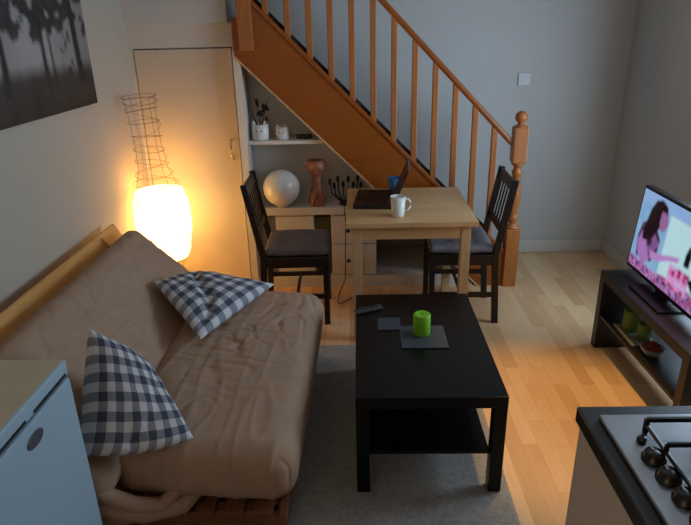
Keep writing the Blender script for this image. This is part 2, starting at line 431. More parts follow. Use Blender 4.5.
# globe lamp
t = thing('globe_lamp', 'round white opal glass globe lamp on the lower shelf', 'lamp', (-.532, 3.925, .588))
bm = BM(); lathe(bm, [(0,0),(.04,0),(.042,.006),(.035,.01),(0,.01)]); obj('base', bm, 'plastic_white', t, smooth=True)
bm = BM(); r = .125; lathe(bm, [(r*math.sin(PI*k/28), .128-r*math.cos(PI*k/28)) for k in range(29)], seg=48); obj('glass_globe', bm, 'opal_glass', t, smooth=True)
# carved wooden goblet
t = thing('wooden_goblet', 'tall carved reddish wooden goblet beside the white globe', 'ornament', (-.292, 3.94, .588))
bm = BM(); lathe(bm, [(0,0),(.05,0),(.052,.02),(.046,.06),(.048,.1),(.036,.125),(.034,.15),(.038,.17),(.032,.19),(.036,.215),(.06,.235),(.07,.262),(.068,.29),(.056,.312),(.046,.312),(.04,.28),(0,.27)]); obj('turning', bm, 'carved_wood', t, smooth=True)
bm = BM()
for k in range(6):
    a = k*PI/3; tube(bm, [(.05*math.cos(a), .05*math.sin(a), .01), (.054*math.cos(a+.3), .054*math.sin(a+.3), .06), (.044*math.cos(a+.6), .044*math.sin(a+.6), .115)], .007, 6)
obj('carving', bm, 'carved_wood', t, smooth=True)
# dark branch ornament
t = thing('branch_candelabra', 'dark branching candle holder behind the table on the lower shelf', 'ornament', (-.10, 3.94, .588))
bm = BM(); lathe(bm, [(0,0),(.04,0),(.038,.012),(.008,.02),(0,.02)]); obj('foot', bm, 'twig_dark', t, smooth=True)
for k, (ex, ez) in enumerate(((-.10,.17), (-.072,.135), (-.045,.19), (-.01,.15), (.025,.18), (.06,.15), (.09,.19), (.11,.14))):
    bm = BM(); ey = .02*math.sin(k*2)
    tube(bm, [(0,0,.01), (ex*.5, ey*.5, .04), (ex*.9, ey, ez*.5), (ex, ey, ez)], [.006,.005,.005,.005], 8)
    lathe(bm, [(0,0),(.009,.003),(.012,.02),(.010,.042),(0,.046)], (ex, ey, ez-.03), 10)
    obj('branch', bm, 'twig_dark', t, smooth=True)

# ------------------------------------------------------------------ wire floor lamp in the corner
LX, LY = -1.272, 3.63
t = thing('floor_lamp', 'tall glowing floor lamp wound with wire in the corner behind the futon', 'lamp', (LX, LY, 0))
def lr(z):
    P = [(0,.11),(.12,.085),(.25,.10),(.42,.15),(.55,.172),(.68,.172),(.82,.14),(.95,.10),(1.1,.09),(1.25,.095),(1.38,.105)]
    for (a, r0), (b, r1) in zip(P, P[1:]):
        if z <= b: s = (z-a)/(b-a); s = s*s*(3-2*s); return r0+(r1-r0)*s
    return P[-1][1]
def lc(z): return -.045*max(0, z-.6)/.78
bm = BM()
for k in range(4):
    a = k*2*PI/4+.9; tube(bm, [(lc(z)+lr(z)*math.cos(a), lr(z)*math.sin(a), z) for z in [i*.0457 for i in range(31)]], .0016, 6)
for i, z in enumerate((.03,.12,.2,.28,.36,.44,.52,.6,.68,.76,.84,.90,.97,1.05,1.13,1.22,1.29,1.34,1.37)):
    tl = .018*math.sin(i*1.9); tube(bm, [(lc(z)+lr(z)*math.cos(q), lr(z)*math.sin(q), z+tl*math.cos(q+i)) for q in [j*2*PI/28 for j in range(28)]], .0018, 5, closed=True)
pts = []
for j in range(420):
    z = .02+1.36*j/420; a = j*2*PI/60; pts.append((lc(z)+lr(z)*math.cos(a), lr(z)*math.sin(a), z))
tube(bm, pts, .0012, 4)
obj('wire_cage', bm, 'wire_metal', t, smooth=True)
bm = BM(); lathe(bm, [(lr(z)+.004, z) for z in [.34+i*.05 for i in range(10)]], (0,0,0), 40)
obj('paper_shade', bm, 'shade_paper', t, smooth=True)
bm = BM(); lathe(bm, [(0,0),(.085,0),(.085,.012),(.012,.02),(.01,.5),(.02,.5),(.02,.54),(0,.54)], seg=24); obj('stand', bm, 'wire_metal', t, smooth=True)
bm = BM(); lathe(bm, [(0,0),(.014,.005),(.03,.04),(.03,.06),(.02,.085),(0,.09)], (0,0,.54), 20); obj('bulb', bm, 'bulb_glow', t, smooth=True)

# ------------------------------------------------------------------ picture on the left wall
PY0, PY1, PZ0, PZ1 = 1.88, 3.285, 1.374, 2.374
t = thing('canvas_picture', 'large black and white canvas of misty trees on the left wall', 'picture', (XL, (PY0+PY1)/2, PZ0))
obj('canvas', b1(.0, .02, (PY0-PY1)/2, (PY1-PY0)/2, 0, PZ1-PZ0), 'picture_edge', t)
def fbm(x, y, s, o=4): return noise.fractal(Vector((x*s, y*s, 1.3)), 1.0, 2.0, o)
def tree_col(y, z):
    S = [tree_raw(y+a, z+b)[0] for a in (-.006, .006) for b in (-.006, .006)]; g = (sum(S)/4)**1.25*.72
    return (g*1.03, g, g*.96, 1)
def tree_raw(y, z):        # y: metres along wall, z: metres above picture foot
    g = .34+.10*fbm(y, z, 1.5)+.1*math.exp(-((y-2.75)/.35)**2)-.12*max(0, (z-.3))
    gl = .17+.03*fbm(y, 0, 6)
    if z < gl: g = .03+.03*fbm(y, z, 8)+.06*(z/gl)
    elif z < gl+.06: g = .10+(g-.10)*(z-gl)/.06
    for (ty, w, lean, top) in ((3.16, .028, -.06, 2), (2.80, .016, .03, .42), (2.88, .008, .0, .36), (2.45, .02, .05, 1), (2.1, .03, 0, 2)):
        c = ty+lean*z+.01*fbm(z, ty, 5)
        wz = w*(1+.8*max(0, .25-z)*3)
        if z > gl-.06 and z < top and abs(y-c) < wz: g = min(g, .035)
    for (cy, cz, ry, rz, th) in ((2.85,.62,.30,.26,-.05), (3.2,.75,.22,.34,.0), (2.42,.62,.3,.26,.0), (2.1,.7,.35,.3,0)):
        e = ((y-cy)/ry)**2+((z-cz)/rz)**2
        n_ = fbm(y, z, 14, 5)
        if e < 1.15+.9*n_ and n_ > th-.25: g = min(g, .05+.05*max(0, n_))
    if 2.97 < y < 3.08 and .16 < z < .40 and fbm(y, z, 22, 3) > -.02+abs(z-.3)*1.2: g = min(g, .07)
    g = max(.012, g)
    return (g*1.02, g, g*.98, 1)
def paint_grid(name, nu, nv, pos, colf, mat, parent):
    me = bpy.data.meshes.new(name)
    vs = [pos(i/nu, j/nv) for j in range(nv+1) for i in range(nu+1)]
    fs = [(j*(nu+1)+i, j*(nu+1)+i+1, (j+1)*(nu+1)+i+1, (j+1)*(nu+1)+i) for j in range(nv) for i in range(nu)]
    me.from_pydata(vs, [], fs); me.update()
    ca = me.color_attributes.new('Col', 'FLOAT_COLOR', 'POINT')
    for j in range(nv+1):
        for i in range(nu+1): ca.data[j*(nu+1)+i].color = colf(i/nu, j/nv)
    o = bpy.data.objects.new(name, me); COL.objects.link(o); me.materials.append(MATS[mat]); o.parent = parent
    return o
W_ = PY1-PY0
paint_grid('print', 260, 180, lambda u, v: (.0205, (u-.5)*W_, v*(PZ1-PZ0)), lambda u, v: tree_col(PY0+u*W_, v), 'picture_print', t)

# ------------------------------------------------------------------ rug
bm = BM(); nx, ny = 110, 150; rx0, rx1, ry0, ry1 = -.75, .578, 1.15, 3.02
g = [[bm.verts.new((rx0+(rx1-rx0)*i/nx+(.004*noise.noise(Vector((j*.9, 0, i))) if i in (0, nx) else 0), ry0+(ry1-ry0)*j/ny+(.004*noise.noise(Vector((i*.9, 5, j))) if j in (0, ny) else 0),
      (.0015 if i in (0, nx) or j in (0, ny) else .006+.003*noise.noise(Vector((i*.7, j*.7, 2))))) ) for i in range(nx+1)] for j in range(ny+1)]
for j in range(ny):
    for i in range(nx): bm.faces.new((g[j][i], g[j][i+1], g[j+1][i+1], g[j+1][i]))
o = obj('rug', bm, 'rug_wool', smooth=True); tag(o, 'pale grey short-pile rug lying under the black coffee table', 'rug')
RZ = .008

# ------------------------------------------------------------------ futon
FY0, FY1 = 1.60, 2.95
t = thing('futon_sofa', 'low pine futon sofa with a creased taupe cover along the left wall', 'sofa', (-.8, 2.27, 0))
ox, oy = -.8, 2.27
def FP(n, bm, mat, **k):
    xf(bm, Matrix.Translation((-ox, -oy, 0))); return obj(n, bm, mat, t, **k)
def wr(p, off=0):
    q = Vector((p.x*5+off, p.y*1.7, p.z*3))
    a = noise.fractal(q, 1.0, 2.0, 4)*.005
    n0 = noise.noise(Vector((p.x*13, p.y*2.2+off, 4)))
    a += .0035*max(0, 1-abs(n0)*6)
    n1 = noise.noise(Vector((p.x*7+p.y*4+off, p.y*6-p.x*3, 0)))
    a += -.011*max(0, 1-abs(n1)*7)*max(0, noise.noise(Vector((p.x*2.5, p.y*2.5, off+4)))+.35)
    return a
seat = softbox(.68, FY1-FY0, .235, .095, (84, 150, 14), lambda p: wr(p)+.012*math.cos(p.x*4)*math.cos(p.y*2)
      - .016*max(0, 1-abs(noise.noise(Vector((p.x*4.5+.6*math.sin(p.y*5), p.y*13, 7)))*5))*math.exp(-((p.x+.05)/.2)**2-((p.y-.1)/.38)**2))
xf(seat, Matrix.Translation((-.556, (FY0+FY1)/2, .290)) @ Matrix.Rotation(-.024, 4, 'Z') @ Matrix.Rotation(.05, 4, 'Y') @ Matrix.Rotation(.012, 4, 'X'))
FP('seat_mattress', seat, 'futon_cover', smooth=True)
back = softbox(.60, FY1-FY0+.20, .15, .07, (76, 150, 10), lambda p: wr(p, 9)+.008*math.cos(p.x*4))
ang = math.radians(45)
# local +x runs up the back rest
M = Matrix.Translation((-1.065, (FY0+FY1)/2-.01, .495)) @ Matrix.Rotation(PI+ang, 4, 'Y') @ Matrix.Rotation(PI, 4, 'X')
xf(back, M)
FP('back_mattress', back, 'futon_cover', smooth=True)
# rumpled cover spilling past the near end
bm = BM()
for (P, r0) in (([(-.95,1.50,.37), (-.87,1.52,.30), (-.78,1.54,.235), (-.70,1.57,.20), (-.60,1.70,.24)], [.028,.028,.028,.026,.02]),
               ([(-.96,1.50,.29), (-.86,1.525,.235), (-.75,1.55,.185), (-.64,1.60,.17), (-.54,1.72,.22)], [.034,.034,.032,.03,.02]),
               ([(-.96,1.52,.20), (-.84,1.56,.17), (-.70,1.62,.16), (-.6,1.72,.20)], [.04,.036,.034,.02])):
    pts, rs = [], []
    for i in range(len(P)-1):
        for k in range(6):
            s = k/6; pts.append(Vector(P[i]).lerp(Vector(P[i+1]), s)); rs.append(r0[i]+(r0[i+1]-r0[i])*s)
    pts.append(Vector(P[-1])); rs.append(r0[-1]); tube(bm, pts, rs, 14)
FP('cover_fold', bm, 'futon_cover', smooth=True)
# frame
FP('head_rail', (lambda b: (bar(b, (-1.345, 1.50, .695), (-1.345, 3.08, .695), .03, .11, up=(-.5, 0, .87)), b)[1])(BM()), 'futon_pine', bevel=.006)
for k in range(5):      # slats of the base, running from front to back
    pass
for y in (1.66, 2.28, 2.90):
    FP('base_bearer', b1(-1.25, -.307, y-.025, y+.025, .04, .11), 'futon_pine_shaded', bevel=.003)
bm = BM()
FP('front_rail', b1(-.305, -.277, 1.60, 2.94, .045, .12), 'futon_pine_shaded', bevel=.004)
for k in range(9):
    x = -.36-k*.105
    FP('slat', b1(x-.035, x+.035, 1.61, 2.93, .112, .13), 'futon_pine_shaded', bevel=.002)
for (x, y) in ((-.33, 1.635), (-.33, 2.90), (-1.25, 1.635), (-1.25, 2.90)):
    FP('leg', b1(x-.03, x+.03, y-.03, y+.03, 0.0 if x < -.8 else RZ, .11), 'futon_pine_shaded', bevel=.003)
for y in (1.66, 2.88):
    bm = BM(); bar(bm, (-.93, y, .17), (-1.36, y, .72), .03, .05, up=(1, 0, 0)); FP('back_arm', bm, 'futon_pine', bevel=.003)

# ------------------------------------------------------------------ gingham pillows
def pillow(label, A, B, C, D, thick, bulge, seed, cpos=1.25, cdep=.012, bow=0):
    """A-B-C-D corner points in order around the pillow; `bulge` = outward side"""
    A, B, C, D = [Vector(p) for p in (A, B, C, D)]; bul = Vector(bulge).normalized()
    cen = (A+B+C+D)/4
    n = 40; me = bpy.data.meshes.new('gingham_pillow'); vs, fs, uvs = [], [], []
    def P(u, v, s):
        e = (1-(2*u-1)**2)*(1-(2*v-1)**2)
        uu = .5+(u-.5)*(1-.03*(1-(2*v-1)**2)*abs(2*u-1)**2)
        vv = .5+(v-.5)*(1-.03*(1-(2*u-1)**2)*abs(2*v-1)**2)
        p = A.lerp(B, uu).lerp(D.lerp(C, uu), vv)
        p = p+((B+C)-(A+D)).normalized()*bow*max(0, u-.4)*(1-(2*v-1)**2)
        th = thick*(max(0, e)**.42)
        w = .006*noise.noise(Vector((u*7, v*7, seed+s)))+.008*noise.noise(Vector((u*3+seed, v*3, s)))
        crease = -cdep*max(0, 1-abs(u+v-cpos+.1*math.sin(u*6))*9)*min(1, e*3)
        return p+bul*s*(th+(w+crease)*min(1, e*4))
    for s in (1, -1):
        base = len(vs)
        for j in range(n+1):
            for i in range(n+1):
                u, v = i/n, j/n; u_ = .5-.5*math.cos(PI*u); v_ = .5-.5*math.cos(PI*v)
                vs.append(P(u_, v_, s)); uvs.append((u_, v_))
        for j in range(n):
            for i in range(n):
                q = (base+j*(n+1)+i, base+j*(n+1)+i+1, base+(j+1)*(n+1)+i+1, base+(j+1)*(n+1)+i)
                fs.append(q if s > 0 else q[::-1])
    vs = [v-cen for v in vs]
    me.from_pydata(vs, [], fs); me.update()
    ul = me.uv_layers.new(name='UVMap')
    for l in me.loops: ul.data[l.index].uv = uvs[l.vertex_index]
    bm = bmesh.new(); bm.from_mesh(me); bmesh.ops.remove_doubles(bm, verts=bm.verts, dist=.0004); bmesh.ops.recalc_face_normals(bm, faces=bm.faces); bm.to_mesh(me); bm.free()
    for p in me.polygons: p.use_smooth = True
    me.materials.append(MATS['gingham_cloth'])
    o = bpy.data.objects.new('gingham_pillow', me); COL.objects.link(o); o.location = cen
    return tag(o, label, 'pillow', group='gingham pillows on the futon')
pillow('larger blue-grey gingham pillow at the near end of the futon beside the fridge',
       (-.93, 1.77, .785), (-.91, 1.51, .47), (-.58, 1.64, .43), (-.80, 1.86, .62), .08, (.75, -.35, .55), 3, bow=.05)
pillow('blue-grey gingham pillow at the far end of the futon',
       (-1.0, 2.60, .60), (-.70, 2.25, .475), (-.46, 2.87, .46), (-.87, 2.86, .54), .06, (.3, -.2, .95), 11, .92, .035)

# ------------------------------------------------------------------ fridge
t = thing('fridge', 'white under-counter fridge with an oval badge at the lower left', 'fridge', (-1.13, 1.2, 0))
fx0, fx1, fy0, fy1 = -.275, .275, -.27, .265
obj('body', b1(fx0, fx1-.05, fy0+.004, fy1-.004, .02, .815), 'fridge_white', t, bevel=.004)
obj('top_panel', b1(fx0, fx1-.006, fy0, fy1, .822, .85), 'fridge_top', t, bevel=.006, seg=3)
o = obj('top_trim', b1(fx1-.05, fx1, fy0, fy1, .80, .8495), 'fridge_white', t, bevel=.008, seg=3)
bm = BM(); box(bm, fx1-.001, fx1+.001, fy1-.20, fy1-.02, .806, .815); box(bm, fx1-.001, fx1+.001, fy0+.03, fy1-.24, .806, .815); obj('grip_slot', bm, 'dark_gap', o)
dr = obj('door', b1(fx1-.046, fx1, fy0, fy1, .06, .792), 'fridge_white', t, bevel=.008, seg=3)
bm = BM(); lathe(bm, [(0,0),(.04,0),(.04,.002),(.036,.004),(0,.004)], seg=32)
xf(bm, Matrix.Translation((fx1, .043, .742)) @ Matrix.Rotation(PI/2, 4, 'Y') @ Matrix.Scale(.5, 4, (1,0,0)))
o = obj('badge', bm, 'badge_grey', dr, smooth=False); o['label'] = 'oval grey badge'
obj('plinth', b1(fx0+.02, fx1-.06, fy0+.02, fy1-.02, 0, .02), 'dark_gap', t)

# ------------------------------------------------------------------ coffee table
cx, cy = -.0245+.006, 1.8406
t = thing('coffee_table', 'low black coffee table with a lower shelf standing on the rug', 'table', (cx+.275, cy+.45, RZ))
obj('tabletop', b1(-.2825, .2825, -.455, .455, .45-RZ-.05, .45-RZ), 'black_laminate', t, bevel=.002)
for sx in (-1, 1):
    for sy in (-1, 1):
        x = sx*.2570; y = sy*.4295
        obj('leg', b1(x-.025, x+.025, y-.025, y+.025, 0, .45-RZ-.05), 'black_laminate', t, bevel=.002)
obj('shelf', b1(-.232, .232, -.43, .43, .165, .182), 'black_laminate', t, bevel=.001)
o = obj('slate_mat', b1(.17, .37, 2.19, 2.39, .4502, .456), 'slate_mat', bevel=.002); o.rotation_euler.z = 0; tag(o, 'square slate-grey mat under the green candle on the coffee table', 'mat')
o = obj('coaster', b1(.075, .178, 2.355, 2.475, .4502, .455), 'slate_mat', bevel=.002); tag(o, 'small grey square coaster left of the green candle', 'coaster')
t = thing('pillar_candle', 'bright green pillar candle on the coffee table mat', 'candle', (.266, 2.315, .4562))
bm = BM(); r = .038; lathe(bm, [(0,0),(r-.002,0),(r,.003),(r,.092),(r-.004,.097),(r-.01,.095),(0,.090)], seg=40); obj('wax', bm, 'candle_green', t, smooth=True)
bm = BM(); tube(bm, [(0,0,.089), (.001,0,.098), (.003,0,.103)], .0012, 6); obj('wick', bm, 'twig_dark', t)
t = thing('remote_control', 'slim dark remote control at the far left corner of the coffee table', 'remote', (.035, 2.56, .4502), rz=.42)
obj('case', b1(-.07, .07, -.02, .02, 0, .016), 'remote_grey', t, bevel=.005)
for k in range(10):
    x = -.055+.024*(k//2); y = -.008 if k % 2 else .008
    obj('button', b1(x-.006, x+.006, y-.004, y+.004, .016, .018), 'enamel_black', t)

# ------------------------------------------------------------------ dining table
dx, dy, dw, dd, H = -.0773, 3.0301, .7175, .7501, .74
t = thing('dining_table', 'small square light oak dining table in front of the stairs', 'table', (dx+dw/2, dy+dd/2, 0))
hw, hd = dw/2, dd/2
obj('tabletop', b1(-hw, hw, -hd, hd, H-.03, H), 'table_oak', t, bevel=.003)
for sx in (-1, 1):
    for sy in (-1, 1):
        x, y = sx*(hw-.06), sy*(hd-.055); obj('leg', b1(x-.026, x+.026, y-.026, y+.026, 0, H-.03), 'table_oak_z', t, bevel=.003)
for sy in (-1, 1):
    y = sy*(hd-.045); obj('apron', b1(-hw+.086, hw-.086, y-.01, y+.01, H-.105, H-.03), 'table_oak', t)
for sx in (-1, 1):
    x = sx*(hw-.05); obj('apron', b1(x-.01, x+.01, -hd+.081, hd-.081, H-.105, H-.03), 'table_oak', t)
# laptop seen from its side
t = thing('laptop', 'open dark laptop seen edge-on at the left of the dining table', 'laptop', (.095, 3.46, H), rz=-.09)
obj('keyboard_base', b1(-.12, .105, -.17, .19, .0, .026), 'laptop_dark', t, bevel=.004)
bm = BM()
for i in range(5):
    for j in range(12): x = -.05+i*.026; y = -.15+j*.027; box(bm, x, x+.021, y, y+.022, .026, .0285)
obj('keys', bm, 'laptop_keys', t)
obj('touchpad', b1(-.108, -.062, -.05, .06, .026, .0272), 'laptop_keys', t)
bm = BM(); box(bm, -.007, .007, -.17, .19, 0, .225); xf(bm, Matrix.Translation((.112, 0, .02)) @ Matrix.Rotation(.40, 4, 'Y'))
s = obj('lid', bm, 'lid_brown', t, bevel=.003)
bm = BM(); box(bm, -.0085, -.007, -.155, .175, .02, .21); xf(bm, Matrix.Translation((.112, 0, .02)) @ Matrix.Rotation(.40, 4, 'Y')); obj('screen', bm, 'tv_black', s)
bm = BM()
pts = [(-.01,3.47,H+.007), (-.05,3.47,H+.006), (-.083,3.46,H+.005), (-.094,3.455,H-.03), (-.088,3.46,.6), (-.094,3.47,.4), (-.10,3.5,.22), (-.14,3.54,.10), (-.15,3.56,.02), (-.13,3.58,.006), (-.06,3.66,.005)]
def cr(P, n=6):
    P = [Vector(p) for p in P]; Q = [P[0]]+P+[P[-1]]; out = []
    for i in range(1, len(Q)-2):
        for k in range(n):
            s = k/n; a, b, c, d = Q[i-1:i+3]
            out.append(.5*((2*b)+(-a+c)*s+(2*a-5*b+4*c-d)*s*s+(-a+3*b-3*c+d)*s**3))
    return out+[P[-1]]
tube(bm, cr(pts[2:]), .003, 8)
o = obj('power_cable', bm, 'cable_black', smooth=True); tag(o, 'thin black cable hanging down the left edge of the dining table', 'cable')
def mug(name, label, x, y, r, h, mat, ang, handle=True, taper=1.0):
    t = thing(name, label, 'mug', (x, y, H+.0005), rz=ang)
    bm = BM(); lathe(bm, [(0,0),(r*taper*.94,0),(r*taper,.005),(r,h),(r-.004,h),(r*taper-.005,.008),(0,.008)], seg=36); obj('body', bm, mat, t, smooth=True)
    if handle:
        bm = BM(); tube(bm, [(r*.96, 0, h*.82), (r+.014, 0, h*.84), (r+.027, 0, h*.70), (r+.027, 0, h*.45), (r+.014, 0, h*.26), (r*taper*.97, 0, h*.24)], .0055, 10); obj('handle', bm, mat, t, smooth=True)
    return t
mug('white_mug', 'white mug with a handle near the front edge of the dining table', .213, 3.16, .043, .112, 'ceramic_white', .15, taper=.8)
mug('blue_cup', 'blue cup behind the white mug on the dining table', .228, 3.715, .045, .085, 'blue_glaze', 0, False, .75)

# ------------------------------------------------------------------ dining chairs (local +x = front)
def chair(label, loc, rz, tilt):
    t = thing('dining_chair', label, 'chair', loc, rz, group='black slatted chairs at the dining table')
    B = 'black_brown'; hy = .185
    for s in (-1, 1):
        bm = BM(); bar(bm, (.19, s*hy, 0), (.19, s*hy, .44), .034, .034, up=(1,0,0)); obj('front_leg', bm, B, t, bevel=.003)
        bm = BM(); bar(bm, (-.205, s*hy, 0), (-.18, s*hy, .45), .032, .038, up=(1,0,0)); bar(bm, (-.18, s*hy, .445), (-.265, s*hy, .90), .032, .036, up=(1,0,0)); obj('rear_post', bm, B, t, bevel=.003)
    obj('seat', b1(-.19, .21, -.2, .2, .436, .455), B, t, bevel=.004)
    bm = BM(); box(bm, -.17, .175, -hy-.01, -hy+.01, .385, .436); box(bm, -.17, .175, hy-.01, hy+.01, .385, .436); box(bm, .18, .2, -hy, hy, .385, .436); box(bm, -.19, -.17, -hy, hy, .385, .436)
    obj('seat_frame', bm, B, t, bevel=.002)
    for s in (-1, 1):
        obj('stretcher', b1(-.19, .18, s*hy-.009, s*hy+.009, .175, .205), B, t, bevel=.002)
    obj('stretcher', b1(-.0, .018, -hy+.01, hy-.01, .178, .202), B, t, bevel=.002)
    def bx(z): return -.18-(z-.445)*.085/.455
    bm = BM(); bar(bm, (bx(.865), -hy+.01, .862), (bx(.865), hy-.01, .862), .02, .06, up=(-.18, 0, 1)); obj('top_rail', bm, B, t, bevel=.003)
    bm = BM(); bar(bm, (bx(.60), -hy+.01, .60), (bx(.60), hy-.01, .60), .018, .045, up=(-.18, 0, 1)); obj('lower_rail', bm, B, t, bevel=.003)
    for k in range(5):
        y = -.124+k*.062; bm = BM(); bar(bm, (bx(.60), y, .60), (bx(.84), y, .84), .017, .009, up=(1,0,0)); obj('slat', bm, B, t, bevel=.002)
    def tuft(p):
        a = .006*noise.noise(p*9)
        for (ux, uy) in ((-.08,-.08),(.08,-.08),(-.08,.08),(.08,.08),(0,0)): a -= .014*math.exp(-((p.x-ux)**2+(p.y-uy)**2)/.0009)
        return a
    bm = softbox(.385, .385, .05, .024, (28, 28, 4), tuft); xf(bm, Matrix.Translation((.018, 0, .481)))
    o = obj('cushion', bm, 'cushion_grey', t, smooth=True); o['label'] = 'grey tufted seat cushion'
    return t
chair('black slatted dining chair left of the table with a grey cushion, facing right', (-.405, 3.475, 0), .03, 0)
chair('black slatted dining chair right of the table, beside the newel post', (.625, 3.475, 0), PI-.02, 0)

# ------------------------------------------------------------------ media bench and television
bx0, bx1, by0, by1 = 1.323, 1.60, 2.10, 3.01
t = thing('media_bench', 'low black media bench with a lower shelf along the right wall', 'bench', ((bx0+bx1)/2, (by0+by1)/2, 0), rz=.012)
obj('benchtop', b1(-.138, .138, -.455, .455, .41, .46), 'bench_laminate', t, bevel=.002)
for s in (-1, 1):
    obj('side_panel', b1(-.138, .138, s*.43-.025, s*.43+.025, 0, .41), 'bench_laminate', t, bevel=.002)
obj('shelf', b1(-.132, .132, -.405, .405, .195, .212), 'bench_laminate', t, bevel=.001)
t = thing('television', 'flat television on the media bench showing a dark-haired woman at a table', 'television', (1.438, 2.625, .4602), rz=.0)
hw = .365; z0, z1 = .038, .480
TT = Matrix.Translation((0, 0, z0)) @ Matrix.Rotation(.075, 4, 'Y') @ Matrix.Translation((0, 0, -z0))
obj('casing', xf(b1(-.0, .045, -hw, hw, z0, z1), TT), 'tv_black', t, bevel=.006)
bm = BM(); box(bm, .01, .035, -.05, .05, .012, .10); obj('stand_neck', bm, 'tv_black', t, bevel=.004)
bm = BM(); box(bm, -.07, .09, -.16, .16, 0, .012); obj('stand_foot', bm, 'tv_black', t, bevel=.005)
def inp(u, v, poly):
    c = False; n = len(poly)
    for i in range(n):
        (a, b), (c2, d2) = poly[i], poly[i-1]
        if (b > v) != (d2 > v) and u < (c2-a)*(v-b)/(d2-b)+a: c = not c
    return c
SKIN = (.60, .38, .68)
HAIR = [(.20,.93),(.28,.97),(.36,.92),(.39,.82),(.35,.78),(.33,.68),(.30,.6),(.26,.5),(.22,.42),(.12,.40),(.10,.52),(.13,.66),(.15,.8)]
FACE = [(.30,.84),(.38,.84),(.41,.77),(.405,.70),(.38,.63),(.33,.61),(.30,.7)]
BODY = [(.08,.60),(.16,.64),(.30,.60),(.36,.52),(.36,.36),(.30,.20),(.08,.16),(.05,.4)]
ARM = [(.10,.52),(.17,.56),(.20,.36),(.28,.22),(.20,.10),(.10,.2),(.07,.36)]
ARM2 = [(.26,.33),(.40,.36),(.54,.43),(.64,.47),(.64,.41),(.52,.36),(.40,.27),(.28,.24)]
TABLE = [(-.1,.14),(.35,.12),(.7,.20),(1.1,.16),(1.1,-.1),(-.1,-.1)]
MAN = [(.78,.30),(.9,.42),(1.01,.5),(1.01,.16),(.86,.2)]
BOT = [(.70,.42),(.76,.42),(.765,.56),(.745,.66),(.72,.66),(.70,.56)]
def tv_col(u, v):
    S = [tv_raw(u+a, v+b) for a in (-.009, 0, .009) for b in (-.014, 0, .014)]
    return tuple(sum(q[i] for q in S)/9 for i in range(4))
def tv_raw(u, v):
    # u from the picture's left, v upward
    n_ = noise.noise(Vector((u*27, v*19, 3))); m_ = noise.noise(Vector((u*9, v*8, 8)))
    c = (.42+.05*m_, .62+.05*m_, .82)
    if u > .42: c = (.66+.06*m_, .86, .90)
    if v > .86: c = (.46, .62, .86)
    if .80 < u < .93 and .80 < v < .90: c = (.12, .42, .85)
    if inp(u, v, BODY): c = (.13, .07, .16) if m_ > -.1 else (.40, .24, .46)
    if inp(u, v, ARM): c = (.58, .36, .68)
    if inp(u, v, ARM2): c = (.66, .42, .74)
    if inp(u, v, HAIR): c = (.045, .02, .05)
    if inp(u, v, FACE): c = (.50, .30, .52)
    if inp(u, v, TABLE):
        c = (.52, .14, .36) if n_ > .15 else ((.66, .46, .76) if n_ > -.12 else (.24, .09, .28))
    if .55 < u < .80 and .10 < v < .36: c = (.86, .42, .70) if n_ > 0 else ((.75, .6, .88) if m_ > 0 else (.5, .1, .28))
    if inp(u, v, MAN): c = (.02, .02, .04)
    if inp(u, v, BOT): c = (.03, .04, .05)
    return tuple(max(0, x)**1.6 for x in c)+(1,)
paint_grid('screen', 220, 130, lambda u, v: tuple(TT @ Vector((-.0012, hw-.016-u*(2*hw-.032), z0+.022+v*(z1-z0-.036)))), tv_col, 'tv_picture', t)
# things on the lower shelf of the bench
o = obj('tray', b1(1.345, 1.475, 2.60, 2.83, .2122, .222), 'pot_glass', bevel=.003); tag(o, 'white rectangular tray on the lower shelf of the media bench', 'tray')
def shelf_candle(label, x, y, r, h):
    t = thing('candle', label, 'candle', (x, y, .2222), group='green candles on the bench shelf')
    bm = BM(); lathe(bm, [(0,0),(r,0),(r,h-.004),(r-.004,h),(r-.012,h-.003),(0,h-.006)], seg=32); obj('wax', bm, 'candle_green_dim', t, smooth=True)
    bm = BM(); tube(bm, [(0,0,h-.008), (.001,0,h+.008)], .0012, 6); obj('wick', bm, 'twig_dark', t)
shelf_candle('taller green candle on the white tray of the bench shelf', 1.40, 2.76, .038, .115)
shelf_candle('shorter green candle behind the taller one on the bench shelf', 1.425, 2.66, .034, .09)
t = thing('potpourri_bowl', 'small pale bowl of reddish potpourri on the bench shelf', 'bowl', (1.405, 2.52, .2125))
bm = BM(); lathe(bm, [(0,0),(.03,0),(.034,.004),(.058,.045),(.054,.045),(.032,.010),(0,.010)], seg=32); obj('bowl', bm, 'pot_glass', t, smooth=True)
bm = BM(); rr = random.Random(5)
for k in range(34):
    a = rr.uniform(0, 2*PI); q = rr.uniform(0, .036); v = bmesh.ops.create_icosphere(bm, subdivisions=1, radius=rr.uniform(.009, .014))['verts']
    bmesh.ops.transform(bm, matrix=Matrix.Translation((q*math.cos(a), q*math.sin(a), .034+.03*(1-q/.04)*rr.random()+.006)), verts=v)
o = obj('potpourri', bm, 'potpourri', t); o['kind'] = 'stuff'; o['label'] = 'dark red dried petals'

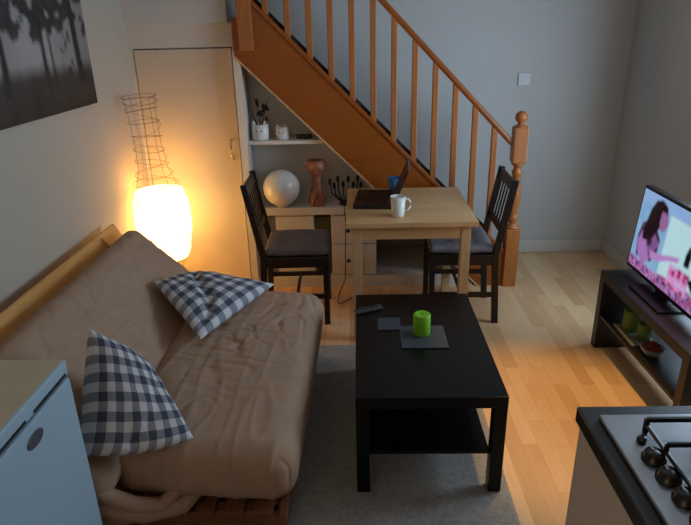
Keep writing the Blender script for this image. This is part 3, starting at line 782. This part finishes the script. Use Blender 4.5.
# ------------------------------------------------------------------ kitchen unit with gas hob
KX, KY = .492, 1.146
t = thing('kitchen_cabinet', 'cream kitchen base cabinet under the dark worktop', 'cabinet', (.80, .15, 0))
obj('body', b1(-.280, .30, -1.2, .984, .10, .858), 'cabinet_cream', t, bevel=.002)
for k in range(4):
    y1 = .984-k*.54; dr = obj('door', b1(-.300, -.282, y1-.53, y1, .105, .852), 'cabinet_cream', t, bevel=.002)
    bm = BM(); tube(bm, [(-.300, y1-.5, .80), (-.322, y1-.5, .80), (-.322, y1-.5, .66), (-.300, y1-.5, .66)], .005, 8); obj('handle', bm, 'chrome', dr, smooth=True)
obj('kickboard', b1(-.23, .28, -1.18, .95, 0, .10), 'dark_gap', t)
o = obj('worktop', b1(KX, 1.11, -1.08, KY, .86, .90), 'worktop_dark', bevel=.004); tag(o, 'dark speckled worktop edge around the gas hob', 'worktop')
t = thing('gas_hob', 'stainless steel gas hob with black knobs set in the dark worktop', 'hob', (.523, 1.10, .90))
obj('steel_plate', b1(0, .50, -.58, 0, .0003, .012), 'hob_steel', t, bevel=.005, seg=3)
for (x, y, r, h) in ((.052, -.094, .0095, .010), (.052, -.148, .021, .017), (.054, -.203, .021, .017), (.058, -.258, .021, .017), (.062, -.313, .021, .017)):
    bm = BM()
    if r < .015: lathe(bm, [(0,0),(r,0),(r,h-.002),(r-.002,h),(0,h)], (x, y, .012), 20); obj('ignition_button', bm, 'enamel_black', t, smooth=True)
    else:
        seg = 36; lathe(bm, [(0,0),(r*1.12,0),(r*1.12,.004),(r,.005),(r*.9,h-.002),(r*.84,h),(0,h)], (x, y, .012), seg)
        kn = obj('knob', bm, 'enamel_black', t, smooth=True)
        bm = BM(); box(bm, x-.002, x+.002, y+r*.3, y+r*.85, .012+h, .013+h); obj('pointer', bm, 'plastic_white', kn)
for (x, y, r) in ((.19, -.15, .045), (.19, -.43, .035), (.39, -.15, .035), (.39, -.43, .05)):
    bm = BM(); lathe(bm, [(0,0),(r*1.3,0),(r*1.25,.006),(r,.008),(r,.018),(r*.8,.024),(0,.025)], (x, y, .012), 32); obj('burner', bm, 'enamel_black', t, smooth=True)
for yc in (-.15, -.43):
    bm = BM(); zt_ = .048; x0, x1, y0, y1 = .072, .485, yc-.125, yc+.085 if yc > -.2 else yc+.125
    for a, b in (((x0,y0),(x0,y1)), ((x1,y0),(x1,y1))): bar(bm, (a[0], a[1], .03), (b[0], b[1], .03), .007, .007)
    for xx in (.19, .39):
        for s in (-1, 1): bar(bm, (xx, yc+s*.03, zt_), (xx, (y1 if s > 0 else y0), zt_), .008, .010)
    for a, b in ((x0, .155), (.235, .345), (.43, x1)): bar(bm, (a, yc, zt_), (b, yc, zt_), .008, .010)
    for yy in (y0, y1): bar(bm, (x0, yy, .044), (x1, yy, .044), .010, .010)
    for xx in (x0, x1):
        for yy in (y0, y1): bar(bm, (xx, yy, .012), (xx, yy, .046), .010, .010, up=(1,0,0))
        bar(bm, (xx, yc, .027), (xx, yc, zt_), .008, .008, up=(1,0,0))
    obj('pan_support', bm, 'enamel_black', t, bevel=.002)

# ------------------------------------------------------------------ lights
def light(name, kind, loc, energy, col, **k):
    l = bpy.data.lights.new(name, kind); l.energy = energy; l.color = col
    for a, v in k.items(): setattr(l, a, v)
    o = bpy.data.objects.new(name, l); COL.objects.link(o); o.location = loc; return o
w = light('window_daylight', 'AREA', (XR+.09, (WY0+WY1)/2, (WZ0+WZ1)/2), 55, (.60, .80, 1.0), shape='RECTANGLE', size=1.15, size_y=1.24)
w.rotation_euler = (0, PI/2, 0)
light('warm_fill', 'POINT', (-.9, -.9, 2.3), 13, (1.0, .72, .46), shadow_soft_size=.12)  # unseen warm fill, placed to brighten the right wall and cabinet fronts
t = thing('added_spot_fitting', 'unseen ceiling spot added to warm the floor beside the kitchen unit', 'light', (.92, 2.3, ZC))  # unseen spot and its fitting, added to warm this part of the floor
bm = BM(); lathe(bm, [(.04,-.001),(.055,-.001),(.055,-.008),(.04,-.008),(.04,-.001)], seg=32); obj('ring', bm, 'chrome', t, smooth=True)
bm = BM(); lathe(bm, [(0,-.002),(.039,-.002),(.039,-.004),(0,-.004)], seg=32); obj('lens', bm, 'bulb_glow', t)
l = light('added_warm_spot', 'SPOT', (.92, 2.3, ZC-.03), 165, (1.0, .58, .17), shadow_soft_size=.04, spot_size=math.radians(37), spot_blend=.8)
wd = bpy.data.worlds.new('sky'); SC.world = wd; wd.use_nodes = True
wd.node_tree.nodes['Background'].inputs[0].default_value = (.45, .6, .9, 1); wd.node_tree.nodes['Background'].inputs[1].default_value = .5

# ------------------------------------------------------------------ camera
cam = bpy.data.cameras.new('camera'); co = bpy.data.objects.new('camera', cam); COL.objects.link(co)
fw = Vector((-0.02528004, 0.92913765, -0.36886875)); rt = Vector((0.99957667, 0.01817804, -0.02271659)); up = Vector((0.01440153, 0.36928687, 0.92920385))
m = Matrix((rt, up, -fw)).transposed().to_4x4(); m.translation = Vector((0, 0, 1.7183)); co.matrix_world = m
cam.sensor_width = 36; cam.lens = 589.166/691*36; cam.clip_start = .02
SC.camera = co
SC.view_settings.view_transform = 'Standard'; SC.view_settings.look = 'None'; SC.view_settings.exposure = 0; SC.view_settings.gamma = 1
SC.view_settings.use_curve_mapping = False
